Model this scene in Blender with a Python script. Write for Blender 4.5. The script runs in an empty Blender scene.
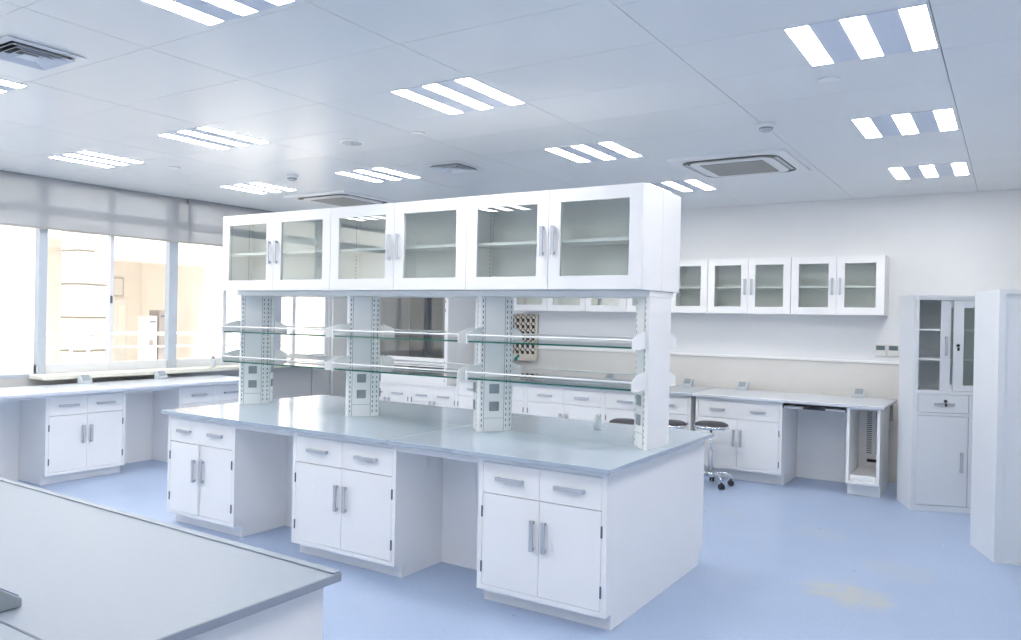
import bpy, bmesh, math, random
from mathutils import Vector, Matrix
random.seed(7)
C = bpy.context.scene.collection
S = bpy.context.scene
PI = math.pi

# ---------------------------------------------------------------- camera
yaw, pitch, roll = -0.5686388, -0.0031074, 0.0194598
cy, sy, cp, sp = math.cos(yaw), math.sin(yaw), math.cos(pitch), math.sin(pitch)
fwd = Vector((sy*cp, cy*cp, sp)); rt = Vector((cy, -sy, 0)); up = rt.cross(fwd)
cr, sr = math.cos(roll), math.sin(roll)
R_, U_ = cr*rt+sr*up, -sr*rt+cr*up
cam_d = bpy.data.cameras.new('camera'); cam = bpy.data.objects.new('camera', cam_d); C.objects.link(cam)
cam.matrix_world = Matrix(((R_.x, U_.x, -fwd.x, 1.65974), (R_.y, U_.y, -fwd.y, -3.53583), (R_.z, U_.z, -fwd.z, 1.58943), (0, 0, 0, 1)))
cam_d.sensor_fit = 'HORIZONTAL'; cam_d.sensor_width = 36; cam_d.lens = 786.545/1021*36
cam_d.clip_start = 0.05; cam_d.clip_end = 200
S.camera = cam

# ---------------------------------------------------------------- world, sun, exposure
w = bpy.data.worlds.new('sky'); S.world = w; w.use_nodes = True
bg = w.node_tree.nodes['Background']; bg.inputs[0].default_value = (1.0, 0.98, 0.955, 1); bg.inputs[1].default_value = 3.3
sd = bpy.data.lights.new('sun', 'SUN'); sd.energy = 4.0; sd.angle = math.radians(3); sd.color = (1.0, 0.93, 0.84)
sun = bpy.data.objects.new('sun', sd); C.objects.link(sun)
sun.rotation_euler = Vector((-0.60, 0.35, -0.95)).to_track_quat('-Z', 'Y').to_euler()
S.view_settings.view_transform = 'Standard'; S.view_settings.look = 'None'
S.view_settings.gamma = 1; S.view_settings.use_curve_mapping = False
S.view_settings.exposure = 0.52
LAMP = 24.5
S.cycles.use_denoising = True
S.cycles.max_bounces = 9; S.cycles.diffuse_bounces = 6; S.cycles.glossy_bounces = 4
S.cycles.transparent_max_bounces = 24; S.cycles.sample_clamp_indirect = 6
S.cycles.caustics_reflective = False; S.cycles.caustics_refractive = False

# ---------------------------------------------------------------- materials
def mat(name, col, rough=.5, metal=0, spec=.5, noise=None, bump=0):
    m = bpy.data.materials.new(name); m.use_nodes = True
    nt = m.node_tree; b = nt.nodes['Principled BSDF']
    b.inputs['Base Color'].default_value = (*col, 1); b.inputs['Roughness'].default_value = rough
    b.inputs['Metallic'].default_value = metal; b.inputs['Specular IOR Level'].default_value = spec
    if noise or bump:
        tc = nt.nodes.new('ShaderNodeTexCoord'); n = nt.nodes.new('ShaderNodeTexNoise')
        n.inputs['Scale'].default_value = noise[0] if noise else 60
        n.inputs['Detail'].default_value = 5
        nt.links.new(tc.outputs['Object'], n.inputs['Vector'])
        if noise:
            r = nt.nodes.new('ShaderNodeValToRGB'); k = noise[1]
            r.color_ramp.elements[0].position = .3; r.color_ramp.elements[1].position = .7
            r.color_ramp.elements[0].color = (*[c*(1-k) for c in col], 1)
            r.color_ramp.elements[1].color = (*[min(1, c*(1+k)) for c in col], 1)
            nt.links.new(n.outputs['Fac'], r.inputs[0]); nt.links.new(r.outputs[0], b.inputs['Base Color'])
        if bump:
            bp = nt.nodes.new('ShaderNodeBump'); bp.inputs['Strength'].default_value = bump
            bp.inputs['Distance'].default_value = .01
            nt.links.new(n.outputs['Fac'], bp.inputs['Height']); nt.links.new(bp.outputs[0], b.inputs['Normal'])
    return m

def thin_glass(name, tint, gloss=1.0, rough=0.0):
    m = bpy.data.materials.new(name); m.use_nodes = True; nt = m.node_tree
    nt.nodes.remove(nt.nodes['Principled BSDF']); out = nt.nodes['Material Output']
    t = nt.nodes.new('ShaderNodeBsdfTransparent'); t.inputs[0].default_value = (*tint, 1)
    g = nt.nodes.new('ShaderNodeBsdfGlossy'); g.inputs['Roughness'].default_value = rough
    f = nt.nodes.new('ShaderNodeFresnel'); ge = nt.nodes.new('ShaderNodeNewGeometry')
    io = nt.nodes.new('ShaderNodeMapRange'); io.inputs[3].default_value = 1.5; io.inputs[4].default_value = 1/1.5
    nt.links.new(ge.outputs['Backfacing'], io.inputs[0]); nt.links.new(io.outputs[0], f.inputs[0])
    mu = nt.nodes.new('ShaderNodeMath'); mu.operation = 'MULTIPLY'; mu.inputs[1].default_value = gloss; mu.use_clamp = True
    mx = nt.nodes.new('ShaderNodeMixShader')
    nt.links.new(f.outputs[0], mu.inputs[0]); nt.links.new(mu.outputs[0], mx.inputs[0])
    nt.links.new(t.outputs[0], mx.inputs[1]); nt.links.new(g.outputs[0], mx.inputs[2]); nt.links.new(mx.outputs[0], out.inputs[0])
    return m

def emit(name, col, s):
    m = bpy.data.materials.new(name); m.use_nodes = True; nt = m.node_tree
    b = nt.nodes['Principled BSDF']; b.inputs['Base Color'].default_value = (.9, .9, .9, 1)
    b.inputs['Emission Color'].default_value = (*col, 1); b.inputs['Emission Strength'].default_value = s
    return m

WHITE = mat('white_powder_coat', (.865, .868, .87), .34, noise=(3, .003))
WHITE2 = mat('white_steel_inside', (.80, .83, .84), .45, noise=(4, .01))
CABGREY = mat('light_grey_powder_coat', (.735, .765, .795), .4, noise=(3, .008))
WALL = mat('wall_paint', (.82, .83, .84), .7, noise=(1.3, .02), bump=.02)
WALL_LOW = mat('wall_paint_dado', (.69, .68, .655), .6, noise=(2, .03), bump=.02)
WALL_SILL = mat('wall_paint_below_window', (.60, .60, .60), .6, noise=(2, .03))
SILLC = mat('cream_stone_sill', (.74, .73, .64), .3, noise=(14, .06))
CEIL = mat('ceiling_sheet_metal', (.80, .825, .84), .30, spec=.5, noise=(.6, .02))
DARK = mat('dark_joint', (.06, .07, .08), .8, noise=(8, .1))
BASEB = mat('grey_baseboard', (.62, .62, .60), .5, noise=(4, .03))
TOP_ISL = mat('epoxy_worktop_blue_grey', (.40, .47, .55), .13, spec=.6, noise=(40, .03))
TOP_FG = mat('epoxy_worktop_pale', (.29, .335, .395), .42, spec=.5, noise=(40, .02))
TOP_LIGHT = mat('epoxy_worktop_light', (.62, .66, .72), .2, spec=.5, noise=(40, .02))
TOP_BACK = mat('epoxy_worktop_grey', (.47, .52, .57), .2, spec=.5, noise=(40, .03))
HANDLE = mat('brushed_aluminium', (.50, .53, .58), .4, metal=.3, noise=(90, .06))
HINGE = mat('hinge_steel', (.14, .16, .19), .4, metal=.6, noise=(60, .1))
SOCKET = mat('grey_socket', (.29, .33, .36), .5, noise=(30, .04))
SOCKET_L = mat('pale_grey_plastic', (.52, .57, .60), .45, noise=(30, .03))
SLOT = mat('slot_shadow_steel', (.16, .18, .20), .8, noise=(50, .1))
JOINT = mat('joint_line_grey', (.28, .31, .34), .7, noise=(50, .05))
GREEN = mat('glass_cut_edge', (.012, .13, .10), .15, noise=(20, .1))
GLASS = thin_glass('cabinet_glass', (.955, .98, .965), 1.6)
SHELFG = thin_glass('shelf_glass', (.90, .955, .94), 1.3)
WINGL = thin_glass('window_glass', (.96, .98, .99), .8)
SASHG = thin_glass('sash_glass', (.80, .82, .84), 1.7)
CHROME = mat('chrome', (.80, .82, .85), .08, metal=1, noise=(30, .01))
SEATM = mat('dark_vinyl', (.045, .045, .055), .5, noise=(80, .1), bump=.1)
RUBBER = mat('black_caster_plastic', (.02, .02, .025), .45, noise=(60, .1))
BLACK = mat('black_plastic', (.02, .022, .025), .4, noise=(50, .1))
STEEL = mat('stainless_steel', (.62, .58, .52), .35, metal=.5, noise=(30, .05))
TEAL = mat('teal_tap_plastic', (.0, .26, .22), .35, noise=(40, .05))
WINFR = mat('window_frame_aluminium', (.50, .55, .62), .4, noise=(10, .02))
WINFR_W = mat('window_frame_white', (.78, .79, .81), .35, noise=(10, .015))
HOOD_IN = mat('fume_hood_liner_dark', (.13, .135, .16), .45, noise=(10, .04))
HOOD_IN2 = mat('fume_hood_liner_beige', (.42, .40, .36), .5, noise=(10, .04))
GRILLE = mat('warm_grey_grille', (.42, .41, .38), .55, noise=(30, .04))
VENTM = mat('blue_grey_vent', (.76, .79, .85), .6, noise=(30, .02))
REFL = mat('lamp_reflector_panel', (.74, .78, .85), .8, spec=.08, noise=(30, .01))
TUBE = emit('lamp_diffuser', (1.0, .965, .935), LAMP)
DISPL = mat('dark_green_display', (.12, .17, .17), .2, noise=(20, .05))
BOTTLE = mat('cloudy_white_plastic', (.80, .82, .83), .4, noise=(20, .02))
EXT_BEIGE = mat('outside_beige_plaster', (.92, .865, .81), .8, noise=(2, .03))
EXT_WHITE = mat('outside_white_plaster', (.82, .80, .76), .8, noise=(2, .02))
EXT_FLOOR = mat('outside_concrete', (.55, .52, .48), .8, noise=(4, .08))
EXT_GREY = mat('outside_grey_cladding', (.34, .30, .29), .6, noise=(3, .05))

def floor_material():
    m = bpy.data.materials.new('blue_vinyl_floor'); m.use_nodes = True; nt = m.node_tree; L = nt.links
    b = nt.nodes['Principled BSDF']; b.inputs['Roughness'].default_value = .38; b.inputs['Specular IOR Level'].default_value = .45
    tc = nt.nodes.new('ShaderNodeTexCoord')
    def noise(scale, detail=4, loc=(0, 0, 0), sc=(1, 1, 1)):
        mp = nt.nodes.new('ShaderNodeMapping'); mp.inputs['Location'].default_value = loc; mp.inputs['Scale'].default_value = sc
        L.new(tc.outputs['Object'], mp.inputs[0])
        n = nt.nodes.new('ShaderNodeTexNoise'); n.inputs['Scale'].default_value = scale; n.inputs['Detail'].default_value = detail
        L.new(mp.outputs[0], n.inputs['Vector']); return n
    def ramp(src, p0, p1, c0, c1):
        r = nt.nodes.new('ShaderNodeValToRGB'); r.color_ramp.elements[0].position = p0; r.color_ramp.elements[1].position = p1
        r.color_ramp.elements[0].color = (*c0, 1); r.color_ramp.elements[1].color = (*c1, 1); L.new(src, r.inputs[0]); return r
    def mix(fac, a, bb, mode='MIX'):
        x = nt.nodes.new('ShaderNodeMix'); x.data_type = 'RGBA'; x.blend_type = mode
        if hasattr(fac, 'links'): L.new(fac, x.inputs[0])
        else: x.inputs[0].default_value = fac
        L.new(a, x.inputs[6])
        if isinstance(bb, tuple): x.inputs[7].default_value = (*bb, 1)
        else: L.new(bb, x.inputs[7])
        return x.outputs[2]
    base = ramp(noise(2.0).outputs[0], .3, .7, (.345, .435, .60), (.375, .465, .635))
    fine = ramp(noise(70, 3).outputs[0], .35, .65, (.90, .92, .95), (1.06, 1.04, 1.03))
    c = mix(.8, base.outputs[0], fine.outputs[0], 'MULTIPLY')
    # faint tan stain patches: one main patch plus a few light ones
    def blob(cx, cyy, rx, ry, seed):
        mp = nt.nodes.new('ShaderNodeMapping'); mp.vector_type = 'TEXTURE'
        mp.inputs['Location'].default_value = (cx, cyy, 0); mp.inputs['Rotation'].default_value = (0, 0, -.55); mp.inputs['Scale'].default_value = (rx, ry, 1)
        L.new(tc.outputs['Object'], mp.inputs[0])
        g = nt.nodes.new('ShaderNodeTexGradient'); g.gradient_type = 'SPHERICAL'; L.new(mp.outputs[0], g.inputs[0])
        n = noise(7, 6, (seed, seed, 0))
        mm = nt.nodes.new('ShaderNodeMath'); mm.operation = 'MULTIPLY'; L.new(g.outputs['Fac'], mm.inputs[0]); L.new(n.outputs[0], mm.inputs[1])
        return ramp(mm.outputs[0], .20, .38, (0, 0, 0), (1, 1, 1)).outputs[0]
    def dim(s, k):
        q = nt.nodes.new('ShaderNodeMath'); q.operation = 'MULTIPLY'; L.new(s, q.inputs[0]); q.inputs[1].default_value = k; return q.outputs[0]
    for (cx, cyy, rx, ry, sd_, k) in ((.86, 1.46, .50, .40, 1, .62), (.45, 2.75, .45, .3, 4, .15), (1.05, 2.1, .5, .35, 7, .18), (-.3, 3.0, .45, .3, 2, .12)):
        c = mix(dim(blob(cx, cyy, rx, ry, sd_), k), c, (.50, .50, .42))
    v = nt.nodes.new('ShaderNodeTexVoronoi'); v.inputs['Scale'].default_value = 3.2; L.new(tc.outputs['Object'], v.inputs['Vector'])
    sp_ = ramp(v.outputs['Distance'], .026, .045, (1, 1, 1), (0, 0, 0))
    c = mix(dim(sp_.outputs[0], .6), c, (.16, .18, .22))
    v2 = nt.nodes.new('ShaderNodeTexVoronoi'); v2.inputs['Scale'].default_value = 2.1; L.new(noise(1).inputs['Vector'].links[0].from_socket, v2.inputs['Vector'])
    sp2 = ramp(v2.outputs['Distance'], .018, .030, (1, 1, 1), (0, 0, 0))
    c = mix(dim(sp2.outputs[0], .7), c, (.85, .88, .92))
    L.new(c, b.inputs['Base Color'])
    return m
FLOOR = floor_material()

def blind_material():
    m = bpy.data.materials.new('grey_sheer_roller_fabric'); m.use_nodes = True; nt = m.node_tree
    nt.nodes.remove(nt.nodes['Principled BSDF']); out = nt.nodes['Material Output']
    d = nt.nodes.new('ShaderNodeBsdfDiffuse'); d.inputs[0].default_value = (.68, .70, .73, 1)
    tl = nt.nodes.new('ShaderNodeBsdfTranslucent'); tl.inputs[0].default_value = (.44, .45, .47, 1)
    tr = nt.nodes.new('ShaderNodeBsdfTransparent'); tr.inputs[0].default_value = (1, 1, 1, 1)
    n = nt.nodes.new('ShaderNodeTexNoise'); n.inputs['Scale'].default_value = 3
    a = nt.nodes.new('ShaderNodeMixShader'); a.inputs[0].default_value = .5
    nt.links.new(d.outputs[0], a.inputs[1]); nt.links.new(tl.outputs[0], a.inputs[2])
    mr = nt.nodes.new('ShaderNodeMapRange'); mr.inputs[3].default_value = .17; mr.inputs[4].default_value = .20
    nt.links.new(n.outputs[0], mr.inputs[0])
    b = nt.nodes.new('ShaderNodeMixShader'); nt.links.new(mr.outputs[0], b.inputs[0])
    nt.links.new(a.outputs[0], b.inputs[1]); nt.links.new(tr.outputs[0], b.inputs[2]); nt.links.new(b.outputs[0], out.inputs[0])
    return m
BLIND = blind_material()

def tile_material():
    m = mat('outside_cream_tile', (.80, .76, .70), .4); nt = m.node_tree; b = nt.nodes['Principled BSDF']
    tc = nt.nodes.new('ShaderNodeTexCoord'); sx = nt.nodes.new('ShaderNodeSeparateXYZ'); nt.links.new(tc.outputs['Object'], sx.inputs[0])
    a = nt.nodes.new('ShaderNodeMath'); a.operation = 'MULTIPLY_ADD'; a.inputs[1].default_value = 1/.464; a.inputs[2].default_value = .806
    nt.links.new(sx.outputs[2], a.inputs[0])
    f = nt.nodes.new('ShaderNodeMath'); f.operation = 'FRACT'; nt.links.new(a.outputs[0], f.inputs[0])
    r = nt.nodes.new('ShaderNodeValToRGB'); r.color_ramp.interpolation = 'CONSTANT'
    r.color_ramp.elements[0].color = (.16, .14, .12, 1); r.color_ramp.elements[1].position = .05; r.color_ramp.elements[1].color = (.50, .455, .41, 1)
    nt.links.new(f.outputs[0], r.inputs[0]); nt.links.new(r.outputs[0], b.inputs['Base Color'])
    return m
TILE = tile_material()

# ---------------------------------------------------------------- mesh helpers
class MB:
    def __init__(s): s.v = []; s.f = []; s.sm = []; s.mi = []
    def add(s, vs, fs, smooth=False, mi=0):
        o = len(s.v); s.v += [tuple(p) for p in vs]
        for f in fs: s.f.append([i+o for i in f]); s.sm.append(smooth); s.mi.append(mi)
        return s
    def box(s, x0, y0, z0, x1, y1, z1, mi=0):
        if x0 > x1: x0, x1 = x1, x0
        if y0 > y1: y0, y1 = y1, y0
        if z0 > z1: z0, z1 = z1, z0
        vs = [(x0, y0, z0), (x1, y0, z0), (x1, y1, z0), (x0, y1, z0), (x0, y0, z1), (x1, y0, z1), (x1, y1, z1), (x0, y1, z1)]
        return s.add(vs, [(0, 3, 2, 1), (4, 5, 6, 7), (0, 1, 5, 4), (1, 2, 6, 5), (2, 3, 7, 6), (3, 0, 4, 7)], mi=mi)
    def prism(s, pts, a, b, axis='z', mi=0, side_mi=None):
        n = len(pts)
        def P(p, t): return (p[0], p[1], t) if axis == 'z' else ((t, p[0], p[1]) if axis == 'x' else (p[0], t, p[1]))
        vs = [P(p, a) for p in pts]+[P(p, b) for p in pts]
        s.add(vs, [list(range(n))[::-1], list(range(n, 2*n))], mi=mi)
        o = len(s.v)-2*n
        for i in range(n):
            j = (i+1) % n; s.f.append([o+i, o+j, o+n+j, o+n+i]); s.sm.append(False); s.mi.append(mi if side_mi is None else side_mi)
        return s
    def tube(s, path, r, n=10, cap=True):
        path = [Vector(p) for p in path]; rings = []; prev = None
        for i, p in enumerate(path):
            t = (path[min(i+1, len(path)-1)]-path[max(i-1, 0)]).normalized()
            if prev is None:
                a = Vector((0, 0, 1)) if abs(t.z) < .9 else Vector((1, 0, 0)); u = t.cross(a).normalized()
            else: u = (prev-t*prev.dot(t)).normalized()
            prev = u; v = t.cross(u)
            rr = r[i] if isinstance(r, (list, tuple)) else r
            rings.append([p+(u*math.cos(2*PI*k/n)+v*math.sin(2*PI*k/n))*rr for k in range(n)])
        vs = [q for g in rings for q in g]; fs = []
        for i in range(len(rings)-1):
            for k in range(n): fs.append((i*n+k, i*n+(k+1) % n, (i+1)*n+(k+1) % n, (i+1)*n+k))
        s.add(vs, fs, True)
        if cap:
            o = len(s.v)-len(vs)
            s.f.append([o+k for k in range(n)][::-1]); s.sm.append(False); s.mi.append(0)
            s.f.append([o+len(vs)-n+k for k in range(n)]); s.sm.append(False); s.mi.append(0)
        return s
    def lathe(s, prof, c=(0, 0), n=32):
        vs = []; fs = []
        for r, z in prof:
            for k in range(n): vs.append((c[0]+r*math.cos(2*PI*k/n), c[1]+r*math.sin(2*PI*k/n), z))
        for i in range(len(prof)-1):
            for k in range(n): fs.append((i*n+k, i*n+(k+1) % n, (i+1)*n+(k+1) % n, (i+1)*n+k))
        s.add(vs, fs, True); o = len(s.v)-len(vs)
        if prof[0][0] > 1e-6: s.f.append([o+k for k in range(n)][::-1]); s.sm.append(False); s.mi.append(0)
        if prof[-1][0] > 1e-6: s.f.append([o+len(vs)-n+k for k in range(n)]); s.sm.append(False); s.mi.append(0)
        return s
    def build(s, name, m, parent=None, bevel=0, loc=(0, 0, 0), rz=0, doubles=False):
        me = bpy.data.meshes.new(name); me.from_pydata(s.v, [], s.f)
        for i, p in enumerate(me.polygons): p.use_smooth = s.sm[i]; p.material_index = s.mi[i]
        bm = bmesh.new(); bm.from_mesh(me)
        if doubles: bmesh.ops.remove_doubles(bm, verts=bm.verts, dist=1e-5)
        bmesh.ops.recalc_face_normals(bm, faces=bm.faces)
        if bevel: bmesh.ops.bevel(bm, geom=[e for e in bm.edges], offset=bevel, segments=1, affect='EDGES', profile=.5, clamp_overlap=True)
        bm.to_mesh(me); bm.free()
        for q in (m if isinstance(m, (list, tuple)) else [m]): me.materials.append(q)
        o = bpy.data.objects.new(name, me); C.objects.link(o); o.parent = parent; o.location = loc; o.rotation_euler = (0, 0, rz)
        return o

def thing(name, label, cat, loc=(0, 0, 0), rz=0, group=None):
    o = bpy.data.objects.new(name, None); C.objects.link(o); o.empty_display_size = .1
    o.location = loc; o.rotation_euler = (0, 0, rz); return tag(o, label, cat, group)
def tag(o, label, cat, group=None):
    o['label'] = label; o['category'] = cat
    if group: o['group'] = group
    return o
def struct(o): o['kind'] = 'structure'; return o
def kids(o): return [q for q in bpy.data.objects if q.parent == o]
def copy_tree(o, parent=None):
    c = o.copy(); C.objects.link(c)
    if parent is not None: c.parent = parent
    for ch in kids(o): copy_tree(ch, c)
    return c
def clone(o, label, loc, rz=0, group=None):
    c = copy_tree(o); c['label'] = label; c.location = loc; c.rotation_euler = (0, 0, rz)
    if group: c['group'] = group
    return c

# ================================================================= ROOM SHELL
XL, XR, YB, YF, ZC = -6.5, 3.3, 5.25, -5.4, 2.89
o = struct(MB().box(XL-.3, YF-.2, -.1, XR+.2, YB+.2, 0).build('floor', FLOOR))
# ceiling: sheet metal panels with hairline joints over a dark backing
cm = MB()
gx = [XL, -5.40, -4.27, -3.13, -1.975, -.845, .25, 1.352, 2.48, XR]
gy = [-5.4, -4.74, -4.155, -3.57, -2.985, -2.4, -1.815, -1.23, -.655, -.08, .5, 1.085, 1.675, 2.265, 2.85, 3.44, 4.03, 4.62, 5.25]
cm.box(XL-.2, YF-.2, ZC+.012, XR+.2, YB+.2, ZC+.2, 1)
for i in range(len(gx)-1):
    dy = 0 if gx[i] < .2 else (.10 if gx[i] < 1.3 else .16)
    for j in range(len(gy)-1):
        y0 = gy[j]+(dy if j else 0); y1 = gy[j+1]+(dy if j+1 < len(gy)-1 else 0)
        cm.box(gx[i]+.002, y0+.0015, ZC, gx[i+1]-.002, y1-.0015, ZC+.012)
struct(cm.build('ceiling', [CEIL, DARK]))
# back wall: dado below, pale paint above
b = MB().box(XL-.3, YB, 0, XR+.2, YB+.2, 1.2, 1).box(XL-.3, YB, 1.2, XR+.2, YB+.2, ZC, 0)
struct(b.build('wall_back', [WALL, WALL_LOW]))
struct(MB().box(-4.11, YB-.018, 1.192, 1.2, YB, 1.218).build('trim_1', WHITE, bevel=.003))
struct(MB().box(XR, YF-.2, 0, XR+.2, YB+.2, ZC).build('wall_right', WALL))
struct(MB().box(XL-.3, YF-.2, 0, XR+.2, YF, ZC).build('wall_front', WALL))
# left wall with the long window opening
b = MB().box(XL-.25, YF, 0, XL, YB, .90, 1).box(XL-.25, 4.47, .90, XL, YB, ZC, 0).box(XL-.25, YF, .90, XL, -5.2, ZC, 0)
b.box(XL, 4.15, 0, XL+.02, 4.47, .88, 1)
struct(b.build('wall_left', [WALL, WALL_SILL]))
# window frames
def window(n, y0, y1, posts, zb, zt, m, transom=True):
    root = thing('window_%d' % n, '', '', (XL, 0, 0)); del root['label']; del root['category']; struct(root)
    f = MB()
    f.box(-.07, y0, .90, -.02, y1, zb); f.box(-.10, y0, zt, -.02, y1, ZC)
    if transom: f.box(-.10, y0, 2.54, -.02, y1, 2.63)
    f.build('window_frame', m, root, bevel=.004)
    for (a, c_, dx) in posts:
        MB().box(-.075, a, .9, -.014+dx, c_, ZC).build('window_post', WINFR if c_-a > .07 else WINFR_W, root, bevel=.003)
    g = MB(); ys = [y0]+[p for q in posts for p in q[:2]]+[y1]
    for i in range(0, len(ys), 2):
        if ys[i+1]-ys[i] > .05:
            g.box(-.062, ys[i], zb, -.056, ys[i+1], 2.54 if transom else zt)
            if transom: g.box(-.062, ys[i], 2.63, -.056, ys[i+1], zt)
    g.build('window_pane', WINGL, root)
    return root
w1 = window(1, -5.2, .52, [(-5.2, -5.12, .0), (-3.35, -3.27, .01), (-1.45, -1.37, .01)], .94, 2.85, WINFR)
w2 = window(2, .52, 4.47, [(.52, .60, .02), (1.26, 1.305, .0), (1.95, 2.06, .02), (2.70, 2.755, .0), (3.47, 3.60, .02), (3.81, 3.865, .0), (4.40, 4.47, .0)], 1.03, 2.85, WINFR_W)
MB().box(-.015, 1.262, 1.66, .0, 1.285, 1.74).build('window_latch', HINGE, w2, bevel=.003)
struct(MB().box(XL+.0, .44, .893, XL+.30, 4.15, .937).build('trim_2', SILLC, bevel=.006))
struct(MB().tube([(XL+.04, 4.50, 0), (XL+.04, 4.50, 2.3)], .016).build('trim_3', WHITE))
struct(MB().box(XL, YB-.012, 0, XR, YB, .07).build('baseboard_back', BASEB))

# ---------------------------------------------------------------- roller blinds
def blind(y0, y1, label, dx=.08):
    t = thing('roller_blind', label, 'blind', (XL+dx, y0, 0), group='grey roller blinds at the window')
    MB().box(-.002, .005, 2.385, .001, y1-y0-.005, 2.888).build('blind_fabric', BLIND, t)
    MB().box(-.007, .005, 2.372, .006, y1-y0-.005, 2.392).build('bottom_bar', GRILLE, t, bevel=.003)
    MB().tube([(-.022, .008, 2.868), (-.022, y1-y0-.008, 2.868)], .018, 12).build('roller_tube', GRILLE, t)
blind(-.28, 2.19, 'sheer grey roller blind nearer the camera, pulled down over the window top')
blind(2.095, 4.45, 'sheer grey roller blind farther along the window, partly hidden by the glass-door cabinets', .13)

# ================================================================= CEILING FIXTURES
def ceil_light(label, x1, y0, L=.58, wd=.56):
    t = thing('ceiling_light', label, 'ceiling light', (x1-wd, y0, ZC), group='triple-strip ceiling lights')
    MB().box(0, 0, -.004, wd, L, 0).build('reflector_panel', REFL, t)
    for k in range(3):
        x = .004+k*(wd-.105)/2
        MB().box(x, .006, -.0048, x+.097, L-.006, -.004).build('tube_diffuser', TUBE, t)
    return t
ceil_light('large triple-strip light nearest the camera on the right, beside the long ceiling joint', 1.342, .035)
ceil_light('second triple-strip light along the right-hand row, behind the nearest big one', 1.332, 1.825)
ceil_light('farthest triple-strip light of the right-hand row, close to the back wall', 1.322, 3.635)
ceil_light('triple-strip light cut off by the top edge of the picture, left of centre', -.872, -1.855)
ceil_light('triple-strip light in the ceiling middle, nearest above the island cabinets', -.848, -.075)
ceil_light('triple-strip light above the right part of the island cabinet tops, behind a nearer one', -.835, 1.68)
ceil_light('triple-strip light half hidden by the right end of the island cabinets', -.82, 3.45)
ceil_light('triple-strip light cut off by the left picture edge, under the big square vent', -3.215, -1.775)
ceil_light('triple-strip light on the left, in the same row as a fainter one nearer the windows', -3.13, -.055, L=.56)
ceil_light('small triple-strip light over the middle of the island cabinets, right of a smoke detector', -3.05, 1.67, L=.55)
ceil_light('triple-strip light nearest the roller blinds at far left', -4.775, 0, L=.53)
ceil_light('farthest left triple-strip light, just above the left end of the island cabinets', -4.72, 1.69, L=.53)
for (x, y) in ((-3.215, -3.53), (-.872, -3.53), (1.342, -1.74), (1.342, -3.53), (-5.4, -1.78), (-5.4, -3.53)):
    ceil_light('triple-strip ceiling light behind the camera, out of the photograph', x, y)

def cassette(label, cx, cy_):
    t = thing('air_conditioner', label, 'air conditioner', (cx, cy_, ZC), group='ceiling cassette air conditioners')
    h = .46
    def rr(hh, r, n=6):
        p = []
        for (sx, sy_, a0) in ((1, 1, 0), (-1, 1, 90), (-1, -1, 180), (1, -1, 270)):
            for k in range(n+1):
                a = math.radians(a0+90*k/n); p.append((sx*(hh-r)+r*math.cos(a), sy_*(hh-r)+r*math.sin(a)))
        return p
    MB().prism(rr(h, .01), -.022, -.0005).build('outer_panel', WHITE, t)
    MB().prism(rr(.385, .12), -.026, -.022).build('air_slot', BLACK, t)
    MB().prism(rr(.335, .10), -.034, -.026).build('inner_panel', WHITE, t)
    g = MB()
    for k in range(16):
        y = -.25+k*.0325; g.box(-.25, y, -.040, .25, y+.024, -.034)
    g.box(-.25, -.25, -.036, .25, .26, -.034); g.build('intake_grille', GRILLE, t)
    v = MB()
    for sgn in (-1, 1):
        for k in range(14):
            y = -.28+k*.04; v.box(sgn*.345, y, -.029, sgn*.375, y+.018, -.026)
    v.build('vane', WHITE2, t)
cassette('square ceiling air conditioner beside the ceiling lights on the right', -.26, 2.93)
cassette('square ceiling air conditioner partly hidden behind the left island cabinets', -4.72, 2.90)

def vent(label, cx, cy_):
    t = thing('ceiling_vent', label, 'vent', (cx, cy_, ZC), group='square ceiling vents')
    def ring(a, b_, z0, z1, z2):
        m_ = MB()
        for (sx, sy_) in ((1, 0), (-1, 0), (0, 1), (0, -1)):
            if sx: vs = [(sx*a, -a, z0), (sx*a, a, z0), (sx*b_, b_, z1), (sx*b_, -b_, z1)]
            else: vs = [(-a, sy_*a, z0), (a, sy_*a, z0), (b_, sy_*b_, z1), (-b_, sy_*b_, z1)]
            m_.add(vs+[(p[0], p[1], p[2]+.003) for p in vs], [(0, 1, 2, 3), (4, 7, 6, 5), (0, 4, 5, 1), (1, 5, 6, 2), (2, 6, 7, 3), (3, 7, 4, 0)])
        return m_
    MB().box(-.155, -.155, -.0015, .155, .155, 0).build('vent_throat', BLACK, t)
    ring(.19, .153, -.006, -.010, 0).build('vent_frame', WHITE, t)
    for k, (a, b_) in enumerate(((.152, .120), (.116, .086), (.080, .050))):
        ring(a, b_, -.026, -.006, 0).build('vent_blade', VENTM, t)
    MB().box(-.042, -.042, -.026, .042, .042, -.022).build('vent_center', VENTM, t)
vent('large square ceiling vent at the top left of the picture', -2.59, -1.49)
vent('small square ceiling vent above the middle of the island cabinets', -2.455, 1.94)

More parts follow.
